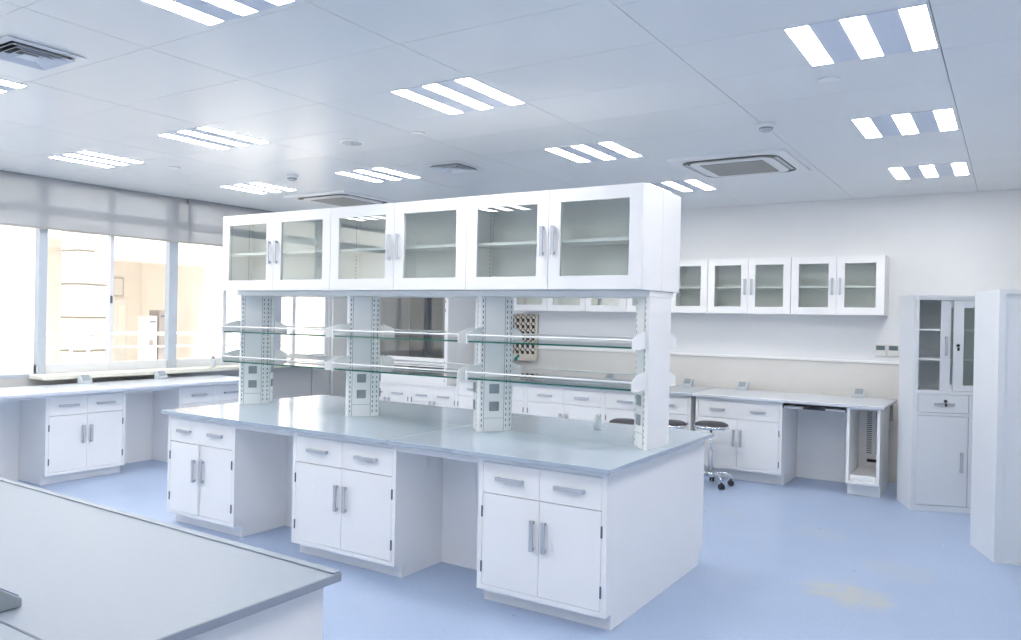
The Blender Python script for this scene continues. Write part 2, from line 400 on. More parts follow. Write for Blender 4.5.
def smoke(label, x, y):
    t = thing('smoke_detector', label, 'smoke detector', (x, y, ZC), group='ceiling smoke detectors')
    MB().lathe([(.058, 0), (.058, -.020), (.050, -.025)], n=24).build('detector_base', WHITE, t)
    MB().lathe([(.044, -.024), (.044, -.038), (.030, -.050), (0, -.052)], n=24).build('detector_head', SOCKET_L, t)
    MB().lathe([(.0445, -.030), (.0445, -.034)], n=24).build('smoke_slot', SLOT, t)
smoke('white smoke detector in front of the right-hand air conditioner', .271, 1.70)
smoke('grey-white smoke detector left, over the left island cabinets', -4.10, 1.60)
def disc(label, x, y, r, grp):
    t = thing('ceiling_disc', label, 'ceiling disc', (x, y, ZC), group=grp)
    MB().lathe([(r, 0), (r, -.006), (r*.92, -.010), (0, -.010)], n=28).build('disc_cover', WHITE, t)
    if r > .07:
        MB().lathe([(r*.8, -.0098), (r*.78, -.014), (0, -.016)], n=28).build('speaker_grille', SOCKET_L, t)
        MB().lathe([(.008, -.0155), (.006, -.019), (0, -.019)], n=10).build('status_light', HINGE, t)
disc('round flush ceiling speaker left of centre, larger than the plain discs', -2.557, .80, .095, 'round ceiling discs')
disc('plain round disc on the ceiling right of the ceiling speaker', -1.93, .81, .05, 'round ceiling discs')
disc('plain round disc behind the nearest big light on the right', .81, .90, .055, 'round ceiling discs')
disc('plain round disc near the back wall, behind the farthest right-hand light', .784, 4.49, .05, 'round ceiling discs')
disc('plain round disc near the windows at left, beyond the triple-strip lights', -4.76, .81, .055, 'round ceiling discs')

# ================================================================= BASE CABINETS
H = .85; HB = .824
def v_handle(parent, x, z0, z1, y=0):
    m_ = MB().box(x-.011, y-.026, z0, x+.011, y-.018, z1)
    for z in (z0+.012, z1-.012): m_.box(x-.008, y-.019, z-.008, x+.008, y, z+.008)
    return m_.build('handle', HANDLE, parent)
def h_handle(parent, x0, x1, z, y=0):
    m_ = MB().box(x0, y-.026, z-.010, x1, y-.018, z+.010)
    for x in (x0+.012, x1-.012): m_.box(x-.008, y-.019, z-.008, x+.008, y, z+.008)
    return m_.build('handle', HANDLE, parent)

def base_cabinet(label, w, d, loc, rz=0, joined=False, group=None, z0=.083, hb=HB, ajar=0, toe=.073, hinges=True, m=WHITE):
    t = thing('base_cabinet', label, 'cabinet', loc, rz, group)
    f = .028; zt = hb-.032; zd = zt-.172; g = .0022
    c = MB().box(0, 0, z0, f, d, hb).box(w-f, 0, z0, w, d, hb).box(f, 0, zt, w-f, d, hb).box(f, 0, z0, w-f, d, z0+f)
    c.box(f, .03, z0+f, w-f, d, zt)
    c.build('carcass', m, t)
    MB().box(.0015, toe, 0, w-.0015, d, z0).build('plinth', m, t)
    xm = w/2
    if joined:
        dr = MB().box(f+g, 0, zd+g, w-f-g, .02, zt-g).build('drawer', m, t, bevel=.0012)
        for cx in (f+(w-2*f)*.25, f+(w-2*f)*.75): h_handle(dr, cx-.075, cx+.075, zd+.088)
    else:
        for (a, b_) in ((f, xm), (xm, w-f)):
            dr = MB().box(a+g*(1 if a == f else .5), 0, zd+g, b_-g*(.5 if a == f else 1), .02, zt-g).build('drawer', m, t, bevel=.0012)
            cx = (a+b_)/2; h_handle(dr, cx-.088, cx+.088, zd+.088)
    for k, (a, b_) in enumerate(((f, xm), (xm, w-f))):
        aj = ajar if k == 0 else 0
        wd = b_-a-1.5*g
        dd = MB().box(0, 0, z0+f+g, wd if k == 0 else wd, .02, zd-g)
        if k == 0:
            do = dd.build('door', m, t, bevel=.0012, loc=(a+g, 0, 0)); do.rotation_euler = (0, 0, -aj)
            v_handle(do, wd-.035, .35, .515)
        else:
            do = dd.build('door', m, t, bevel=.0012, loc=(a+g*.5, 0, 0))
            v_handle(do, .035, .35, .515)
    if hinges:
        for x in (f-.003, w-f-.003):
            for z in (.21, .515): MB().box(x, -.006, z-.03, x+.008, 0.004, z+.03).build('hinge', HINGE, t)
    return t

# island front row (facing the camera)
YI = .064
base_cabinet('island base cabinet at left end, one undivided drawer front and a door ajar', .765, .7355, (-3.67, YI, 0), joined=True, ajar=.045, group='island base cabinets')
base_cabinet('middle island base cabinet facing the camera, between the two knee holes', .888, .7355, (-2.32, YI, 0), group='island base cabinets')
base_cabinet('nearest right island base cabinet, two drawers above two doors, at the island corner', .788, .7355, (-.831, YI, 0), group='island base cabinets')
# island back row
base_cabinet('island base cabinet on the far side at the right end, seen only by its side', .788, .7355, (-.043, 1.535, 0), PI, group='island base cabinets')
base_cabinet('island base cabinet on the far side in the middle', .888, .7355, (-1.432, 1.535, 0), PI, group='island base cabinets')
base_cabinet('island base cabinet on the far side at the left end', .765, .7355, (-2.905, 1.535, 0), PI, group='island base cabinets')
def knee_panel(label, x0, x1, y0, y1, z1=.78):
    return tag(MB().box(x0, y0, 0, x1, y1, z1).build('knee_hole_panel', WHITE), label, 'panel', 'knee hole back panels')
knee_panel('white back panel of the left knee hole under the island', -2.904, -2.321, .527, .60)
knee_panel('white back panel of the right knee hole under the island', -1.431, -.832, .527, .60)
def apron(label, x0, x1, y0, y1): return tag(MB().box(x0, y0, .778, x1, y1, HB).build('apron_rail', WHITE, bevel=.001), label, 'rail', 'apron rails over the knee holes')
apron('white rail under the island worktop over the left knee hole', -2.904, -2.321, YI+.001, YI+.6)
apron('white rail under the island worktop over the right knee hole', -1.431, -.832, YI+.001, YI+.6)

# island worktop slabs
G = .0012
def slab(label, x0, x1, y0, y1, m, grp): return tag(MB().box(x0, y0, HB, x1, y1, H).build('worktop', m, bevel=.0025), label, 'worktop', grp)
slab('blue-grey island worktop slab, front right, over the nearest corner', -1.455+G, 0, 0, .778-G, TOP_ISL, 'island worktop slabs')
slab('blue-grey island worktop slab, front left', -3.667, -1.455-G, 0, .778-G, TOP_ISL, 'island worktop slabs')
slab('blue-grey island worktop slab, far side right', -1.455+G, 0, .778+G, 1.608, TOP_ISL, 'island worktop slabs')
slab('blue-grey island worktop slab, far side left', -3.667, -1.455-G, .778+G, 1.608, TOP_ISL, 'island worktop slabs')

# ---------------------------------------------------------------- service columns
def column(label, xc, cut=0):
    t = thing('service_column', label, 'column', (xc, .80, H), group='perforated service columns on the island')
    full = [(-.012, -.165), (.012, -.165), (.135, -.025), (.135, .025), (.012, .165), (-.012, .165), (-.135, .025), (-.135, -.025)]
    if cut == 1: full = [(-.012, -.165), (.006, -.165), (.006, .165), (-.012, .165), (-.135, .025), (-.135, -.025)]
    if cut == -1: full = [(-.006, -.165), (.012, -.165), (.135, -.025), (.135, .025), (.012, .165), (-.006, .165)]
    MB().prism(full, 0, .873).build('column_body', WHITE, t)
    faces = []
    if cut <= 0: faces += [((.012, -.165), (.135, -.025)), ((.135, .025), (.012, .165))]
    if cut >= 0: faces += [((-.135, -.025), (-.012, -.165)), ((-.012, .165), (-.135, .025))]
    slots = MB()
    for (a, b_) in faces:
        a = Vector((*a, 0)); b_ = Vector((*b_, 0)); d = (b_-a).normalized(); L = (b_-a).length; n = Vector((d.y, -d.x, 0))
        def quadbox(mb, t0, t1, z0, z1, o0, o1):
            p = [a+d*t0+n*o0, a+d*t1+n*o0, a+d*t1+n*o1, a+d*t0+n*o1]
            mb.prism([(q.x, q.y) for q in p], z0, z1)
        quadbox(m1 := MB(), .028, L-.028, .088, .868, 0, .0025); cp_ = m1.build('cover_panel', WHITE, t)
        quadbox(m2 := MB(), .028, L-.028, .003, .085, 0, .0025); m2.build('base_cover', WHITE, t)
        jt = MB()
        for (ta, tb, za, zb) in ((.0245, .0275, .003, .868), (L-.0275, L-.0245, .003, .868), (.028, L-.028, .0852, .0878)): quadbox(jt, ta, tb, za, zb, 0, .0008)
        jt.build('panel_joint', JOINT, t)
        for zc_ in (.163, .277):
            quadbox(m3 := MB(), L/2-.032, L/2+.032, zc_-.030, zc_+.030, .0025, .011)
            so = m3.build('socket_outlet', SOCKET, t, bevel=.002)
        for k in range(24):
            z = .03+k*.035
            for tt in (.012, L-.012): quadbox(slots, tt-.003, tt+.003, z, z+.017, 0, .0006)
    for k in range(24):
        z = .03+k*.035
        if cut <= 0: slots.box(.135, -.004, z, .1356, .004, z+.017)
        if cut >= 0: slots.box(-.1356, -.004, z, -.135, .004, z+.017)
    slots.build('slot_strip', SLOT, t)
    return t
column('white perforated service column at the left end of the island', -3.588, -1)
column('white perforated service column second from the left on the island', -2.40)
column('white perforated service column second from the right on the island', -1.240)
column('flat-sided white service column at the right end of the island', -.080, 1)

# ---------------------------------------------------------------- glass shelves
def glass_shelf(label, x0, x1, z, endl=False, endr=False):
    t = thing('glass_shelf', label, 'shelf', (x0, .775, z), group='glass shelves between the columns')
    w_ = x1-x0
    def notch(s, cx):   # plan of the notch round a column, s=+1 at left end
        return [(cx, -.165), (cx+s*.118, -.03), (cx+s*.118, .075), (cx, .215)]
    cl = notch(1, 0.0); crr = notch(-1, w_)
    pts = [(0, -.312), (w_, -.312)]+crr+[(w_, .312), (0, .312)]+cl[::-1]
    MB().prism(pts, 0, .010, mi=0, side_mi=1).build('glass', [SHELFG, GREEN], t)
    for k, y in enumerate((-.318, .318)):
        MB().tube([(-.005, y, .046), (w_+.005, y, .046)], .0055, 8).build('guard_rail', WHITE, t)
    for x in (0, w_):
        xs = (x-.003, x+.003) if x else (-.003, .003)
        for s in (-1, 1):
            bm_ = MB()
            root_y = -.155 if s < 0 else .20
            pr = [(root_y, -.004), (s*.325, -.004), (s*.330, .004), (s*.330, .050), (s*.31, .060), (s*.25, .082), (s*.19, .092), (root_y, .094)]
            bm_.prism(pr, xs[0], xs[1], 'x')
            bm_.box(xs[0]-.008, s*.325, -.006, xs[1]+.008, s*.235, 0)
            bm_.build('bracket', WHITE, t)
    return t
spans = (('left', -3.572, -2.432), ('middle', -2.368, -1.272), ('right', -1.208, -.092))
for nm, a, b_ in spans:
    glass_shelf('upper glass shelf in the %s bay of the island rack' % nm, a, b_, 1.430)
    glass_shelf('lower glass shelf in the %s bay of the island rack' % nm, a, b_, 1.198)
t = thing('top_beam', 'white beam across the tops of the service columns, carrying the glass-door cabinets', 'beam', (-3.625, .62, 1.7232))
for (x0, x1) in ((0, 1.17), (1.172, 2.384), (2.386, 3.556)):
    MB().box(x0, 0, 0, x1, .36, .0345).build('beam_section', WHITE, t, bevel=.0015)

# ================================================================= GLASS DOOR CABINETS
def glass_cabinet(name, label, w, d, h, loc, rz=0, ndoor=2, mg=.078, group=None, hl='pair', shelf=.286, mgx=None):
    t = thing(name, label, 'cabinet', loc, rz, group); th = .018; mgx = mgx or mg
    c = MB().box(0, .02, 0, th, d, h).box(w-th, .02, 0, w, d, h).box(th, .02, 0, w-th, d, th).box(th, .02, h-th, w-th, d, h).box(th, d-.012, th, w-th, d, h-th)
    c.build('carcass', WHITE, t)
    MB().box(th, .06, shelf-.009, w-th, d-.014, shelf+.009).build('inner_shelf', WHITE, t, bevel=.001)
    st = MB()
    for x in (th, w-th-.0008):
        for y in (.07, d-.05):
            for k in range(int((h-.08)/.026)): st.box(x, y, .04+k*.026, x+.0008, y+.006, .052+k*.026)
    st.build('slot_strip', SLOT, t)
    dw = w/ndoor
    for k in range(ndoor):
        g = .0015; a, b_ = k*dw+g, (k+1)*dw-g
        f = MB().box(a, 0, .002, a+mgx, .02, h-.002).box(b_-mgx, 0, .002, b_, .02, h-.002).box(a+mgx, 0, .002, b_-mgx, .02, mg).box(a+mgx, 0, h-mg, b_-mgx, .02, h-.002)
        dr = f.build('door', WHITE, t)
        MB().box(a+mgx-.004, .008, mg-.004, b_-mgx+.004, .012, h-mg+.004).build('glass_pane', GLASS, dr)
        left_hung = (k % 2 == 0) if hl == 'pair' else (hl == 'right')
        hx = b_-.036 if left_hung else a+.036
        v_handle(dr, hx, .20, .372)
    return t
ux0, dw = -3.616, .5935
for k, nm in enumerate(('left', 'middle', 'right')):
    glass_cabinet('glass_door_cabinet', '%s white glass-door cabinet on top of the island rack' % nm, 2*dw-.001, .289, .585, (ux0+2*dw*k, .473, 1.759), group='glass-door cabinets on the island rack')
for k, nm in enumerate(('right', 'middle', 'left')):
    glass_cabinet('glass_door_cabinet', 'rear-facing white glass-door cabinet backing onto the %s island cabinet' % nm, 2*dw-.001, .289, .585, (-.055-2*dw*k, 1.052, 1.759), PI, group='rear glass-door cabinets on the island rack')

ZU, HU = 1.68, .595
xs = [-3.73, -2.675, -1.62]
glass_cabinet('wall_cabinet', 'leftmost wall-hung glass-door cabinet, above the pegboard drying rack', 1.053, .33, HU, (-3.73, 4.92, ZU), mg=.075, group='wall-hung glass-door cabinets')
glass_cabinet('wall_cabinet', 'wall-hung glass-door cabinet second from left, seen under the island cabinets', 1.053, .33, HU, (-2.675, 4.92, ZU), mg=.075, group='wall-hung glass-door cabinets')
glass_cabinet('wall_cabinet', 'narrow single-door wall cabinet beside the right end of the island cabinets', .438, .33, HU, (-1.62, 4.92, ZU), ndoor=1, mg=.075, hl='left', group='wall-hung glass-door cabinets')
glass_cabinet('wall_cabinet', 'second wall-hung glass-door cabinet from the right end', .884, .33, HU, (-1.179, 4.92, ZU), mg=.075, group='wall-hung glass-door cabinets')
glass_cabinet('wall_cabinet', 'rightmost wall-hung glass-door cabinet, nearest the wall thermostats', .884, .33, HU, (-.292, 4.92, ZU), mg=.075, group='wall-hung glass-door cabinets')

# ================================================================= BACK WALL BENCHES
YBF = 4.29
mg_ = 'base cabinets along the back wall'
base_cabinet('left back-wall base cabinet next to the fume hood', 1.0, .85, (-4.115, YBF, 0), group=mg_)
base_cabinet('middle back-wall base cabinet seen below the glass shelves', 1.0, .85, (-3.113, YBF, 0), group=mg_)
base_cabinet('back-wall base cabinet behind the two stools, beside the narrow gap', .99, .85, (-2.111, YBF, 0), group=mg_)
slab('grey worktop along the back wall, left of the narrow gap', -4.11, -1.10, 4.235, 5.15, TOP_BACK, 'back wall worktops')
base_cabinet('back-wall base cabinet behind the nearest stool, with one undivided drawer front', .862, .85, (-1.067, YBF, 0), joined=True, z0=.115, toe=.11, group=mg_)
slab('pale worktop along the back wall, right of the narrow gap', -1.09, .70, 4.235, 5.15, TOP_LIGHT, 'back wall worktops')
knee_panel('white back panel of the knee hole under the right back-wall worktop', -.203, .374, 4.93, 4.96, .80)
t = thing('keyboard_tray', 'slide-out keyboard tray under the pale worktop over the right knee hole', 'tray', (-.203, YBF, .765))
MB().box(.01, .01, 0, .565, .40, .022).build('tray_board', CABGREY, t, bevel=.002)
MB().box(.19, -.004, .004, .39, .01, .026).build('tray_grip', BLACK, t, bevel=.002)
for x in (.0, .566): MB().box(x, .0, .0, x+.010, .42, .045).build('tray_runner', HINGE, t)
tag(MB().box(-.203, YBF+.02, .815, .374, YBF+.5, HB).build('apron_rail', WHITE), 'thin white rail above the keyboard tray at the back wall', 'rail', 'apron rails over the knee holes')
# open computer pedestal
t = thing('computer_cabinet', 'narrow open-front white computer cabinet with slotted back at the right bench end', 'cabinet', (.376, YBF, 0))
w_ = .284
c = MB().box(0, 0, .115, .026, .60, HB).box(w_-.026, 0, .115, w_, .60, HB).box(.026, 0, HB-.022, w_-.026, .60, HB).box(.026, 0, .115, w_-.026, .60, .145).box(.026, .56, .145, w_-.026, .60, HB-.022)
c.build('carcass', WHITE, t)
MB().box(.001, .10, 0, w_-.001, .60, .115).build('plinth', WHITE, t)
for x in (.095, .175):
    sl = MB()
    for k in range(22):
        z = .33+k*.019
        sl.box(x, .5592, z, x+.045, .5600, z+.009)
    sl.build('vent_slots', SLOT, t)
MB().box(.03, .02, .145, w_-.03, .52, .195).build('pull_out_base', WHITE, t, bevel=.003)
MB().box(.10, .5595, .245, w_-.03, .5605, .275).build('cable_opening', BLACK, t)
MB().box(w_, .66, .65, w_+.02, .72, .824).build('support_bracket', GRILLE, t)

def bench_socket(label, x, y, z, rz, name='bench_socket'):
    t = thing(name, label, 'socket', (x, y, z), rz, 'wedge-shaped bench-top sockets')
    MB().prism([(-.04, 0), (.04, 0), (.04, .085), (.012, .085), (-.04, .03)], -.055, .055, 'x').build('socket_housing', SOCKET_L, t, bevel=.003)
    # sloping face plate
    a, b_ = Vector((-.036, .036)), Vector((.009, .084)); n = Vector((-(b_-a).y, (b_-a).x)).normalized()*.004
    MB().prism([tuple(a), tuple(b_), tuple(b_+n), tuple(a+n)], -.038, .038, 'x').build('socket_plate', SOCKET, t)
    return t
bench_socket('grey bench socket on the grey back worktop, seen through the right glass shelf', -2.42, 5.10, H, 0)
bench_socket('grey bench socket on the grey back worktop, just left of the narrow gap', -1.43, 5.05, H, 0)
bench_socket('grey bench socket at the back of the pale worktop, left part', -.82, 5.08, H, 0)
bench_socket('grey bench socket at the back of the pale worktop, near its right end', .36, 5.08, H, 0)

# thermostats
for k, (x, lb) in enumerate(((.478, 'left one of the two wall thermostats near the right end of the wall cabinets'), (.596, 'right one of the two wall thermostats, nearer the tall cabinet'))):
    t = thing('thermostat', lb, 'thermostat', (x, YB, 1.27), group='wall thermostats')
    MB().box(0, -.022, 0, .102, 0, .122).build('thermostat_body', mat('thermostat_plastic_%d' % k, (.72, .72, .70), .4, noise=(20, .02)), t, bevel=.004)
    MB().box(.010, -.0235, .062, .092, -.022, .108).build('display', DISPL, t)

# pegboard drying rack
t = thing('drying_rack', 'stainless steel pegboard drying rack with black pegs on the back wall', 'drying rack', (-4.10, YB, 1.05))
MB().box(0, -.04, 0, .58, 0, .58).build('board', STEEL, t, bevel=.004)
MB().box(.0, -.085, -.02, .585, -.0405, .012).build('drip_tray', STEEL, t, bevel=.003)
pg = MB().box(-.018, -.006, -.020, .018, 0, .020)
pg.tube([(0, -.006, 0), (0, -.03, .012), (0, -.06, .034)], .007, 6)
peg = pg.build('peg', BLACK, t, loc=(.0545, -.0405, .09))
for r in range(6):
    for q in range(7):
        if r == 0 and q == 0: continue
        p_ = peg.copy(); C.objects.link(p_); p_.parent = t; p_.location = (.0545+q*.0785, -.0405, .09+r*.084)
lt = MB()
for r in range(6):
    for q in range(7):
        x = .0545+q*.0785; z = .09+r*.084-.075
        for s in (-1, 1): lt.tube([(x, -.044, z+.150), (x+s*.038, -.044, z+.105)], .004, 5)
lt.build('wire_lattice', BLACK, t)
# teal lab tap
t = thing('lab_tap', 'small teal-handled laboratory tap standing before the pegboard rack', 'tap', (-3.67, 4.95, H))
MB().lathe([(.022, 0), (.022, .012), (.010, .016), (.010, .19), (0, .195)], n=16).build('riser', SOCKET_L, t)
MB().tube([(0, 0, .14), (.04, -.03, .15), (.10, -.06, .15), (.13, -.08, .13)], .006, 8).build('spout', SOCKET_L, t)
MB().lathe([(.0, .19), (.022, .195), (.024, .23), (.012, .24), (0, .24)], n=12).build('tap_handle', TEAL, t)
MB().tube([(0, 0, .225), (.05, -.02, .26)], [.012, .016], 10).build('side_knob', TEAL, t)

# ---------------------------------------------------------------- fume hood
hx0, hx1 = -5.62, -4.125; W_ = hx1-hx0
base_cabinet('left base cabinet under the fume hood', W_/2-.005, .8, (hx0, 4.315, 0), hb=.695, group='base cabinets under the fume hood')
base_cabinet('right base cabinet under the fume hood', W_/2-.005, .8, (hx0+W_/2, 4.315, 0), hb=.695, group='base cabinets under the fume hood')
t = thing('fume_hood', 'white fume hood with a lowered glass sash, left of the back-wall cabinets', 'fume hood', (hx0, 4.30, .696))
V_ = W_-.145
MB().box(0, 0, 0, W_, .88, .030).build('work_surface', WHITE, t, bevel=.004)
MB().box(.10, -.002, .0305, V_-.05, .05, .255).build('air_foil_panel', WHITE, t, bevel=.004)
for (x, xx) in ((0, .10), (V_-.052, V_)):
    m_ = MB().box(x, 0, .0305, xx, .10, 1.70)
    xo = 0 if x == 0 else V_-.030
    m_.box(xo, .10, .0305, xo+.030, .88, 1.70)
    if x: m_.box(V_, .20, .04, V_+.001, .206, 1.70)
    m_.build('side_panel', WHITE, t)
MB().box(0, .0, 1.36, V_, .88, 1.70).build('header', WHITE, t, bevel=.003)
MB().box(.03, .84, .036, .62, .87, 1.355).build('back_liner', HOOD_IN, t)
MB().box(.62, .84, .036, V_-.03, .87, 1.355).build('back_liner', HOOD_IN2, t)['label'] = 'beige part of the back liner'
MB().box(.24, .832, .28, .46, .84, .70).build('service_hatch', HOOD_IN, t, bevel=.003)
MB().tube([(.34, .82, .40), (.38, .80, .36)], .008, 8).build('hatch_handle', CHROME, t)
s_ = MB().box(.10, .055, .27, V_-.052, .085, .36).box(.10, .055, 1.32, V_-.052, .085, 1.36)
s_.box(.10, .055, .36, .12, .085, 1.32).box(V_-.064, .055, .36, V_-.052, .085, 1.32)
sash = s_.build('sash', WHITE, t)
MB().box(.12, .068, .36, V_-.064, .072, 1.32).build('sash_glass', SASHG, sash)
MB().tube([(.16, .045, .262), (V_-.09, .045, .262)], .006, 8).build('sash_bar', HANDLE, sash)
dots = MB()
for z in (.07, .16, .30, .95, 1.06): dots.box(V_-.046, -.002, z, V_-.038, .0, z+.035)
dots.build('slot_holes', SLOT, t)

# ================================================================= LEFT WALL BENCH
# cabinets face +X : rotate so local -Y -> +X  (rz = +90 deg)
XF = -5.605
lg = 'base cabinets along the window wall'
base_cabinet('window-wall base cabinet at far left, standing alone between two knee holes', .75, .62, (XF, .155, 0), PI/2, group=lg)
base_cabinet('window-wall base cabinet farther back, partly hidden by the left end of the island', .86, .62, (XF, 1.49, 0), PI/2, group=lg)
base_cabinet('window-wall base cabinet nearest the front, outside the picture', .75, .62, (XF, -1.35, 0), PI/2, group=lg)
slab('pale long worktop below the windows', -6.20, -5.462, -1.45, 2.38, TOP_LIGHT, 'window wall worktop')
tag(MB().box(-6.20, .906, 0, -6.06, 1.489, .78).build('knee_hole_panel', WHITE), 'white back panel of the knee hole between the two window-wall cabinets', 'panel', 'knee hole back panels')
tag(MB().box(-6.20, -.599, 0, -6.06, .154, .78).build('knee_hole_panel', WHITE), 'white back panel of the knee hole at the far left picture edge', 'panel', 'knee hole back panels')
tag(MB().box(XF-.5, .906, .780, XF-.002, 1.489, HB).build('apron_rail', WHITE), 'white rail over the knee hole between the window-wall cabinets', 'rail', 'apron rails over the knee holes')
tag(MB().box(XF-.5, -.599, .780, XF-.002, .154, HB).build('apron_rail', WHITE), 'white rail over the knee hole at the left picture edge', 'rail', 'apron rails over the knee holes')
bench_socket('grey bench socket below the window, left one of the two at the sill', -6.12, .79, H, PI/2)
bench_socket('grey bench socket below the window, right one of the two at the sill', -6.12, 1.62, H, PI/2)
t = thing('vacuum_flask', 'small grey flask with a brown cap standing on the window sill', 'flask', (-6.30, 2.41, .937))
MB().lathe([(.026, 0), (.028, .01), (.028, .085), (.020, .10)], n=20).build('flask_body', SOCKET_L, t)
MB().lathe([(.019, .10), (.019, .125), (.010, .13), (0, .13)], n=16).build('cap', mat('brown_cap', (.35, .22, .20), .5, noise=(30, .05)), t)

# ================================================================= FOREGROUND BENCH
t = thing('bench_worktop', 'pale worktop in the foreground at lower left, with a raised rim', 'worktop', (0, 0, 0), 0, 'foreground bench worktops')
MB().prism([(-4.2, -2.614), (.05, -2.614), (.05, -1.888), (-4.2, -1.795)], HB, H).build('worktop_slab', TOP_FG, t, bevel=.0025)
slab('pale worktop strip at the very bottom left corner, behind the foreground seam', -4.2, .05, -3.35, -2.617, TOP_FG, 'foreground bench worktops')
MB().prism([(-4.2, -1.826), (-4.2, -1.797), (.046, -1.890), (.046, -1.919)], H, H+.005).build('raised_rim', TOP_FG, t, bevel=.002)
base_cabinet('foreground base cabinet at the bench end, showing only its side panel', .9, .68, (.02, -1.93, 0), PI, group='foreground base cabinets')
base_cabinet('foreground base cabinet farther along the bench, hidden under the worktop', .9, .68, (-1.5, -1.93, 0), PI, group='foreground base cabinets')
base_cabinet('foreground base cabinet at the far end of the bench, hidden under the worktop', .9, .68, (-3.1, -1.93, 0), PI, group='foreground base cabinets')
base_cabinet('foreground bench cabinet on the camera side at the bench end', .9, .69, (-.88, -3.30, 0), 0, group='foreground base cabinets')
base_cabinet('foreground bench cabinet on the camera side, at the far end', .9, .69, (-4.0, -3.30, 0), 0, group='foreground base cabinets')
t = thing('table_socket', 'dark wedge-shaped socket box on the foreground worktop at the left picture edge', 'socket', (-.472, -2.626, H+.001), 0)
MB().prism([(-.06, 0), (.085, 0), (.085, .022), (.03, .060), (-.06, .060)], -.15, .08, 'x').build('socket_housing', SOCKET, t, bevel=.003)
MB().prism([(.086, .024), (.030, .063), (.027, .059), (.083, .020)], -.13, .06, 'x').build('socket_plate', mat('blue_grey_plate', (.16, .20, .36), .4, noise=(30, .04)), t)

# ================================================================= STOOLS
def stool(label, x, y, zs, rz):
    t = thing('lab_stool', label, 'stool', (x, y, 0), rz, 'round lab stools')
    R = .165
    MB().lathe([(0, zs-.045), (R-.01, zs-.045), (R-.002, zs-.032), (R-.008, zs-.012), (R-.04, zs+.002), (R-.09, zs+.008), (0, zs+.010)], n=40).build('seat', SEATM, t)
    MB().lathe([(R-.02, zs-.055), (R+.002, zs-.055), (R+.004, zs-.035), (R+.001, zs-.024), (R-.02, zs-.046)], n=40).build('seat_ring', CHROME, t)
    MB().lathe([(.05, zs-.062), (.06, zs-.05), (.02, zs-.046)], n=20).build('seat_mount', HINGE, t)
    MB().lathe([(.013, .25), (.013, zs-.055)], n=16).build('gas_piston', CHROME, t)
    MB().lathe([(.024, .10), (.024, .34), (.014, .345)], n=20).build('column', HANDLE, t)
    MB().lathe([(.032, .085), (.040, .09), (.040, .125), (.026, .135)], n=20).build('hub', CHROME, t)
    for k in range(5):
        a = 2*PI*k/5; d = Vector((math.cos(a), math.sin(a), 0))
        L = MB().tube([d*.03+Vector((0, 0, .115)), d*.09+Vector((0, 0, .125)), d*.16+Vector((0, 0, .118)), d*.195+Vector((0, 0, .095)), d*.2+Vector((0, 0, .055))], .010, 10)
        leg = L.build('leg', CHROME, t)
        p = d*.2; n_ = Vector((-d.y, d.x, 0))
        cm_ = MB()
        for s in (-1, 1):
            c0 = p+n_*.004*s+Vector((0, 0, .027)); c1 = p+n_*.022*s+Vector((0, 0, .027))
            cm_.tube([c0, c1], .027, 16)
        cm_.tube([p+Vector((0, 0, .03)), p+Vector((0, 0, .062))], .012, 10)
        cm_.build('caster', RUBBER, leg)
    return t
stool('round dark-topped chrome stool in the open beside the island corner, on black casters', -.79, 3.95, .610, .55)
stool('dark-topped stool just right of the flat-sided island column, mostly hidden', -1.17, 3.86, .598, .2)
stool('dark-topped stool just left of the flat-sided island column, mostly hidden', -1.58, 3.70, .590, 1.0)

# small bottle on the island
t = thing('wash_bottle', 'small cloudy white bottle standing on the far side of the island worktop', 'bottle', (-.68, 1.24, H))
MB().box(-.028, -.02, 0, .028, .02, .008).build('bottle_foot', BOTTLE, t, bevel=.003)
MB().lathe([(.026, .008), (.029, .012), (.029, .065), (.018, .078), (.018, .085)], n=18).build('bottle_body', BOTTLE, t)
MB().lathe([(.016, .085), (.016, .102), (0, .104)], n=14).build('bottle_cap', WHITE, t)

# ================================================================= TALL CABINETS (turned about 22 degrees)
A = math.radians(22)
def bx_(m_, *a): return m_.box(*a)
t = thing('storage_cabinet', 'tall white cabinet with sliding glass doors, drawers and lower doors, near the right wall', 'cabinet', (.944, 4.03, 0), A)
W2, D2, H2 = .90, .40, 1.848
th = .04
c = MB().box(0, 0, 0, th, D2, H2).box(W2-th, 0, 0, W2, D2, H2).box(th, 0, 0, W2-th, D2, .05).box(th, 0, H2-.038, W2-th, D2, H2)
c.box(th, 0, .822, W2-th, D2, .845).box(th, 0, 1.004, W2-th, D2, 1.034).box(th, D2-.01, .05, W2-th, D2, H2-.038)
c.box(th, .03, .05, W2-th, D2-.01, .822).box(th, .03, .845, W2-th, D2-.01, 1.004)
c.box(-.004, -.008, H2-.012, W2+.004, D2, H2+.004)
c.build('carcass', CABGREY, t)
for z in (1.30, 1.555): MB().box(th, .05, z-.008, W2-th, D2-.012, z+.008).build('inner_shelf', WHITE, t)
zg0, zg1 = 1.036, 1.808
def slide(x0, x1, y, lab):
    f = MB().box(x0, y, zg0, x0+.078, y+.014, zg1).box(x1-.078, y, zg0, x1, y+.014, zg1).box(x0+.078, y, zg0, x1-.078, y+.014, zg0+.05).box(x0+.078, y, zg1-.06, x1-.078, y+.014, zg1)
    o_ = f.build('sliding_door', CABGREY, t)
    MB().box(x0+.074, y+.006, zg0+.046, x1-.074, y+.009, zg1-.056).build('glass_pane', GLASS, o_)
    return o_
back_d = slide(.222, .66, .030, 'b'); front_d = slide(.318, W2-th-.002, .010, 'f')
v_handle(back_d, .262, 1.335, 1.50, .030)
